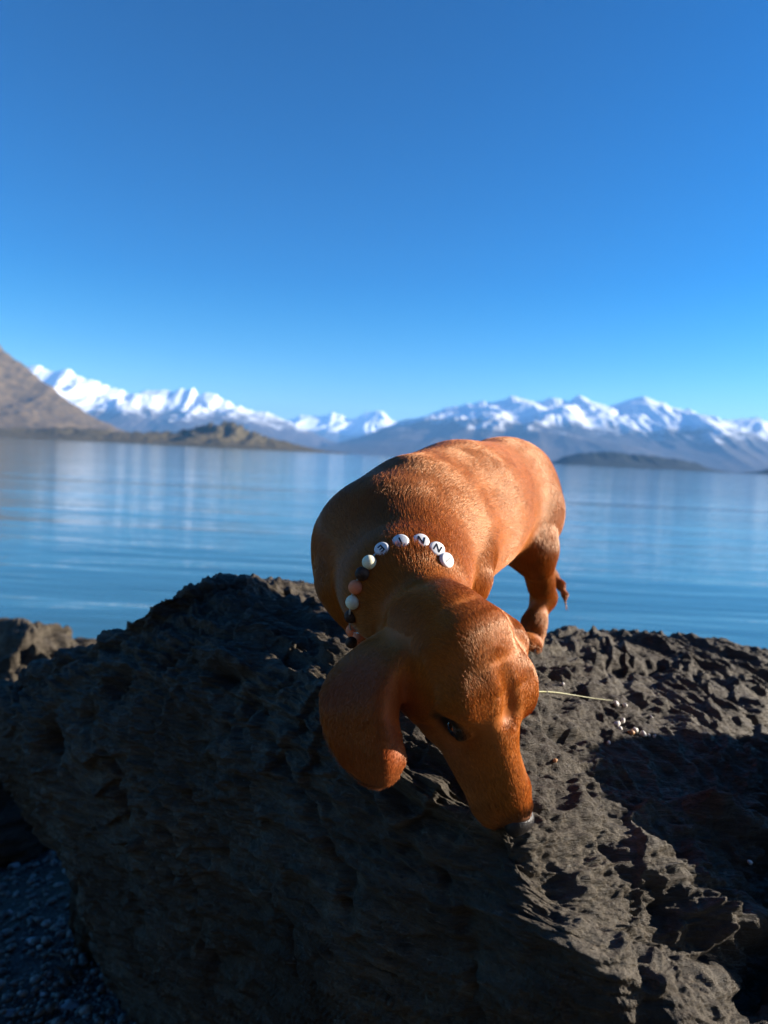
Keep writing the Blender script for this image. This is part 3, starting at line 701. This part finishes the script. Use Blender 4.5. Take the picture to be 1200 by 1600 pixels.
def letter_bead(x, y, Y, ch, up2d, tilt, rpx=13.5, nx=(0, 0)):
    """flat round bead facing out from the neck; up2d = photo direction of the letter's top"""
    h, hn, d = hit(x, y, Y); r = rp(rpx, h[1]); c = h-d*r*.06+hn*r*.10; ring.append(c); c = P(x, y, c[1])
    nrm = camvec(nx[0], nx[1]+.0, 1.0); up = camvec(up2d[0], -up2d[1], 0); up = up-nrm*(up@nrm); up /= np.linalg.norm(up); rt = np.cross(up, nrm)
    prof = [(0, .55), (.75, .55), (.93, .44), (1.0, .2), (1.0, -.2), (.93, -.44), (.75, -.55), (0, -.55)]
    th = np.linspace(0, 2*math.pi, 41)
    V = np.array([[c+r*(pr*np.cos(t)*rt+pr*np.sin(t)*up)+r*.75*h*nrm for (pr, h) in prof] for t in th]).reshape(-1, 3)
    b = mesh_np('letter_bead', cl_(V), grid_faces(41, len(prof)), white_b, COL)
    cu = bpy.data.curves.new('t', 'FONT'); cu.body = ch; cu.size = r*1.30; cu.extrude = .00012; cu.offset = r*.028; cu.align_x = 'CENTER'; cu.align_y = 'CENTER'
    to = bpy.data.objects.new('t', cu); col.objects.link(to); dg = bpy.context.evaluated_depsgraph_get(); me = bpy.data.meshes.new_from_object(to.evaluated_get(dg))
    bpy.data.objects.remove(to)
    M = Matrix((rt, up, nrm)).transposed().to_4x4(); M.translation = Vector(c+nrm*(r*.75*.55+.00005))
    co = np.zeros(len(me.vertices)*3); me.vertices.foreach_get('co', co); co = co.reshape(-1, 3)
    yo = (co[:, 1].max()+co[:, 1].min())/2; xo = (co[:, 0].max()+co[:, 0].min())/2
    co = np.stack([co[:, 0]-xo, co[:, 1]-yo, co[:, 2]], 1)@np.array([rt, up, nrm])+np.array(M.translation)-np.array(COL.location)
    me.vertices.foreach_set('co', co.ravel()); me.materials.clear(); me.materials.append(ink); me.update()
    lo = bpy.data.objects.new('letter', me); col.objects.link(lo); lo.parent = b
letter_bead(597, 859, .628, 'E', (.75, .9), 0, 12.5, (-.30, .55))
letter_bead(626, 848, .625, 'I', (.35, 1), 0, 14, (-.10, .75))
letter_bead(657, 847, .622, 'N', (-.25, 1), 0, 14, (.12, .8))
letter_bead(682, 859, .620, 'N', (-.6, .9), 0, 13.5, (.40, .7))
letter_bead(697, 876, .618, 'I', (-.85, .6), 0, 13, (.75, .45))

def collar_back():
    """the rest of the string of beads, under the throat"""
    Rg = np.array(ring); c0 = Rg.mean(0); _, _, vt = np.linalg.svd(Rg-c0); e1, e2 = vt[0], vt[1]
    x_, y_ = (Rg-c0)@e1, (Rg-c0)@e2; sol = np.linalg.lstsq(np.stack([2*x_, 2*y_, np.ones(len(Rg))], 1), x_*x_+y_*y_, rcond=None)[0]
    cen = c0+sol[0]*e1+sol[1]*e2; RR = math.sqrt(sol[2]+sol[0]**2+sol[1]**2)
    ang = [math.atan2((p-cen)@e2, (p-cen)@e1) for p in (Rg[0], Rg[-1])]; mid = math.atan2((Rg[8]-cen)@e2, (Rg[8]-cen)@e1)
    a0, a1 = ang; sgn = 1
    span = (a1-a0) % (2*math.pi)
    if (mid-a0) % (2*math.pi) < span: sgn = -1; span = 2*math.pi-span
    a = a0; end = 0; ms = [peach, cream, blackb]; k = 0
    while end < span-.05:
        a += sgn*.0132/RR; end += .0132/RR
        if end >= span-.1: break
        q_ = cen+(math.cos(a)*e1+math.sin(a)*e2)*RR
        vd = q_-CAMP; dist = np.linalg.norm(vd); lc, n, i, t = BVH.ray_cast(Vector(CAMP), Vector(vd/dist))
        if (lc is None or t > dist-.018) and np.linalg.norm(q_-ring[-1]) < .085: k += 1; continue
        if min(np.linalg.norm(q_-r_) for r_ in ring) < .0115: k += 1; continue
        V, F, _d = sphere_np(q_, (.0064,)*3, 14); mesh_np('bead', cl_(V), F, ms[k % 3], COL); k += 1
collar_back()

# ------------------------------------------------------------------ shingle and small things
def pebble_shape(seed, sub=2):
    import bmesh
    bm = bmesh.new(); bmesh.ops.create_icosphere(bm, subdivisions=sub, radius=1); V = np.array([v.co[:] for v in bm.verts]); F = np.array([[v.index for v in f.verts] for f in bm.faces]); bm.free()
    V = V*(1+.42*perlin(V*1.2+seed*5.3)[:, None]); return V, F
def rand_rot(g):
    q = g.normal(size=4); q /= np.linalg.norm(q); w, x, y, z = q
    return np.array([[1-2*(y*y+z*z), 2*(x*y-z*w), 2*(x*z+y*w)], [2*(x*y+z*w), 1-2*(x*x+z*z), 2*(y*z-x*w)], [2*(x*z-y*w), 2*(y*z+x*w), 1-2*(x*x+y*y)]])
def stone_mat(name, cols, rough=.55):
    m, nt, b = material(name); g_ = nt.nodes.new('ShaderNodeNewGeometry')
    c = ramp(nt, g_.outputs['Random Per Island'], [(i/(len(cols)-1), k) for i, k in enumerate(cols)])
    n = noise(nt, coords(nt), 140, 4, .6); c = mixc(nt, .6, c, ramp(nt, n, [(.3, (.55, .55, .55)), (.7, (1.2, 1.2, 1.2))]), 'MULTIPLY')
    lk(nt, c, b.inputs['Base Color']); b.inputs['Roughness'].default_value = rough; lk(nt, bump(nt, n, .3, .002), b.inputs['Normal']); return m
PEB = stone_mat('beach_pebbles', [(.035, .038, .036), (.12, .125, .115), (.06, .06, .055), (.24, .24, .22), (.085, .07, .055), (.15, .16, .16)])
def shingle(n=9000):
    g = np.random.default_rng(21); protos = [pebble_shape(i, 1) for i in range(10)]; Vs, Fs = [], []; off = 0
    for i in range(n):
        y = .85+2.6*g.random()**1.3; x = (-.75+.62*g.random())*max(y, .9)*1.0+(.10 if y < 1.3 else 0)
        if x > -.05: continue
        r = .0035+.010*g.random()**3.2
        V, F = protos[i % 10]; sc = r*np.array([1, .6+.4*g.random(), .45+.3*g.random()])
        z = float(ground_z(x, y)); th = g.random()*6.28; c_, s_ = math.cos(th), math.sin(th); Rm = np.array([[c_, -s_, 0], [s_, c_, 0], [0, 0, 1]])
        Q = (V*sc)@Rm.T + np.array([x, y, z+r*.25+.006*g.random()]); Vs.append(Q); Fs.append(F+off); off += len(V)
    o = mesh_np('gravel', np.concatenate(Vs), np.concatenate(Fs), PEB)
    tag(o, 'grey beach gravel beside the boulder', 'gravel', kind='stuff')
shingle()

BB = BVHTree.FromPolygons(BV.tolist(), grid_faces(900, 760).tolist())
def on_rock(x, y):
    """the point of the boulder seen at a photo pixel, and its normal"""
    d = P(x, y, 1.0)-CAMP; d /= np.linalg.norm(d); loc, n, i, t = BB.ray_cast(Vector(CAMP), Vector(d))
    n = np.array(n); n = n if n@d < 0 else -n
    return np.array(loc), n
shell = simple('white_grit', (.62, .59, .52), .5); tanp = simple('tan_grit', (.45, .24, .10), .5)
GR = 'bits of pale grit lying on the boulder'
for i, (x, y, r, m, lab) in enumerate([(963, 1133, 5.2, shell, 'white oval grit pebble at the left of the cluster on the boulder'), (973, 1128, 4.4, shell, 'white grit pebble standing highest in the cluster on the boulder'),
      (969, 1139, 4.0, shell, 'small white grit chip between the tan bit and the oval one'), (986, 1145, 4.6, tanp, 'tan orange grit pebble in the middle of the pale cluster'), (993, 1142, 5.0, shell, 'white grit pebble touching the tan one on its right'),
      (1004, 1147, 5.4, shell, 'broad white grit pebble right of the tan one'), (1013, 1149, 3.0, shell, 'tiny white grit chip second from the right end of the cluster'), (1022, 1150, 2.8, shell, 'tiny white grit chip at the right end of the cluster'),
      (951, 1162, 4.0, shell, 'lone pale grit pebble in front of the cluster on the boulder'), (867, 1189, 4.0, tanp, 'lone round tan pebble on the boulder beside the dachshund muzzle'), (963, 1101, 4.6, shell, 'white grit pebble touching the tip of the grass blade'),
      (975, 1104, 5.0, shell, 'white grit pebble just beyond the tip of the grass blade'), (880, 1070, 2.6, shell, 'tiny white chip on the slope below the hind paw'), (1018, 1121, 2.6, shell, 'tiny white chip on the right slab behind the cluster'), (1170, 1346, 4.2, shell, 'pale pebble in the shade at the lower right of the boulder')]):
    p, n = on_rock(x, y); rr = rp(r, p[1]); V, F = pebble_shape(i+3, 2)
    gq = np.random.default_rng(i); V = (V*np.array([1.15, .85, .8]))@rand_rot(gq).T*rr + p+n*rr*.45
    o = mesh_np('grit_pebble', V, F, m); tag(o, lab, 'pebble', GR)
def blade():
    cp = catmull(np.array([(826, 1087), (850, 1084), (876, 1087), (905, 1094), (930, 1097), (957, 1100)], float), 30)
    raw = np.array([on_rock(x, y)[0] for x, y in cp]); sm = raw.copy()
    for _ in range(40): sm[1:-1] = (sm[:-2]+sm[2:]+sm[1:-1])/3
    pts = []
    for (x, y), q0 in zip(cp, sm):
        q0 = q0+np.array([0, 0, .004])
        d = q0-CAMP; L0 = np.linalg.norm(d); loc, n, i, t = BB.ray_cast(Vector(CAMP), Vector(d/L0))
        if loc is not None and t < L0+.001: q0 = CAMP+d/L0*(t-.0025)
        pts.append(q0)
    for _ in range(4): pts[1:-1] = [(p_+q_+r_)/3 for p_, q_, r_ in zip(pts[:-2], pts[1:-1], pts[2:])]
    C_ = catmull(np.array(pts), 30); T = np.gradient(C_, axis=0); T /= np.linalg.norm(T, axis=1, keepdims=True); B_ = np.cross(T, [0, -.5, .85]); w = .0013*np.sqrt(np.clip(1-np.linspace(0, 1, 30), .02, 1))[:, None]*(1)
    up = np.array([0, -.0004, .0005])
    V = np.stack([C_-B_*w, C_+up, C_+B_*w, C_-up*.4, C_-B_*w], 1).reshape(-1, 3)
    m = simple('dry_grass', (.42, .40, .20), .5)
    tag(mesh_np('grass_blade', V, grid_faces(30, 5), m), 'single pale dry grass blade lying across the sunlit rock', 'grass blade')
blade()
# larger beach stones, a fallen leaf and twigs at the foot of the boulder
def on_ground(x, y):
    d = P(x, y, 1.0)-CAMP; t = 1.0
    for _ in range(60): t = t*1.0; p = CAMP+d*t; t += (p[2]-float(ground_z(p[0], p[1])))/max(-d[2], .1)*.8
    return CAMP+d*t
blu = simple('blue_grey_stone', (.14, .17, .19), .5); lgt = simple('light_grey_stone', (.30, .32, .33), .5)
for i, (x, y, r, m, lab) in enumerate([(110, 1577, 13, blu, 'blue-grey oval stone in the dark hollow beside the leaf'), (98, 1404, 5, lgt, 'small pale stone on the gravel nearest the boulder edge'), (52, 1473, 8, lgt, 'light grey flat stone in the middle of the gravel'),
      (10, 1430, 8, lgt, 'pale stone at the left edge half-way up the gravel'), (35, 1555, 7, lgt, 'pale rounded stone in the bottom left corner group'), (14, 1585, 9, blu, 'blue-grey stone in the bottom left corner'), (68, 1555, 5, lgt, 'small pale stone between the corner stones and the leaf'), (22, 1355, 7, lgt, 'pale stone on the far gravel near the left boulder'), (180, 1585, 7, blu, 'dim blue-grey stone under the boulder edge')]):
    p = on_ground(x, y); rr = rp(r, p[1]); V, F = pebble_shape(i+20, 3)
    V = V*np.array([1.25, .8, .62])*rr + p+np.array([0, 0, rr*.35]); tag(mesh_np('beach_stone', V, F, m), lab, 'stone', 'larger stones lying on the gravel')
def leaf():
    p = on_ground(105, 1530)+np.array([0, 0, .012]); out = []
    lob = [(0, 1.0), (22, .45), (40, .85), (62, .4), (85, .75), (115, .4), (150, .55), (180, .2)]
    an = [a for a, r in lob]+[360-a for a, r in lob[::-1][1:-1]]; rd = [r for a, r in lob]+[r for a, r in lob[::-1][1:-1]]
    R0 = .032; V = [(0, 0, .004)]+[(R0*r*math.sin(R(a)), R0*r*math.cos(R(a)), .006*math.sin(a*.1)) for a, r in zip(an, rd)]
    V = np.array(V); n = len(V); V2 = np.concatenate([V, V-np.array([0, 0, .0006])])
    F = [(0, i, i % (n-1)+1) for i in range(1, n)]+[(n, n+i % (n-1)+1, n+i) for i in range(1, n)]
    m = simple('dead_leaf', (.16, .085, .05), .7); tag(mesh_np('fallen_leaf', V2@rand_rot(np.random.default_rng(2)).T*1.0+p, F, m), 'brown lobed dead leaf on the ground at the foot of the boulder', 'leaf')
leaf()
twm = simple('dry_twig', (.12, .08, .05), .7)
for i, (a, b_, lab) in enumerate([((75, 1500), (105, 1522), 'short thin twig touching the fallen leaf'), ((82, 1490), (118, 1450), 'thin bent twig above the fallen leaf'), ((48, 1552), (92, 1522), 'thin twig lying left of the fallen leaf'), ((20, 1600), (62, 1568), 'thin twig between the stones in the bottom left corner')]):
    A, B_ = on_ground(*a)+np.array([0, 0, .012]), on_ground(*b_)+np.array([0, 0, .016]); M_ = (A+B_)/2+np.array([.004, 0, .008])
    V, F = tube_np([A, M_, B_], [.0012, .001, .0006]); tag(mesh_np('twig', V, F, twm), lab, 'twig', 'dry twigs beside the boulder')

pts_ = np.array(ring); V, F = tube_np(catmull(pts_, 60), [.0009]*60); mesh_np('cord', cl_(V), F, simple('collar_cord', (.5, .5, .48), .6), COL)
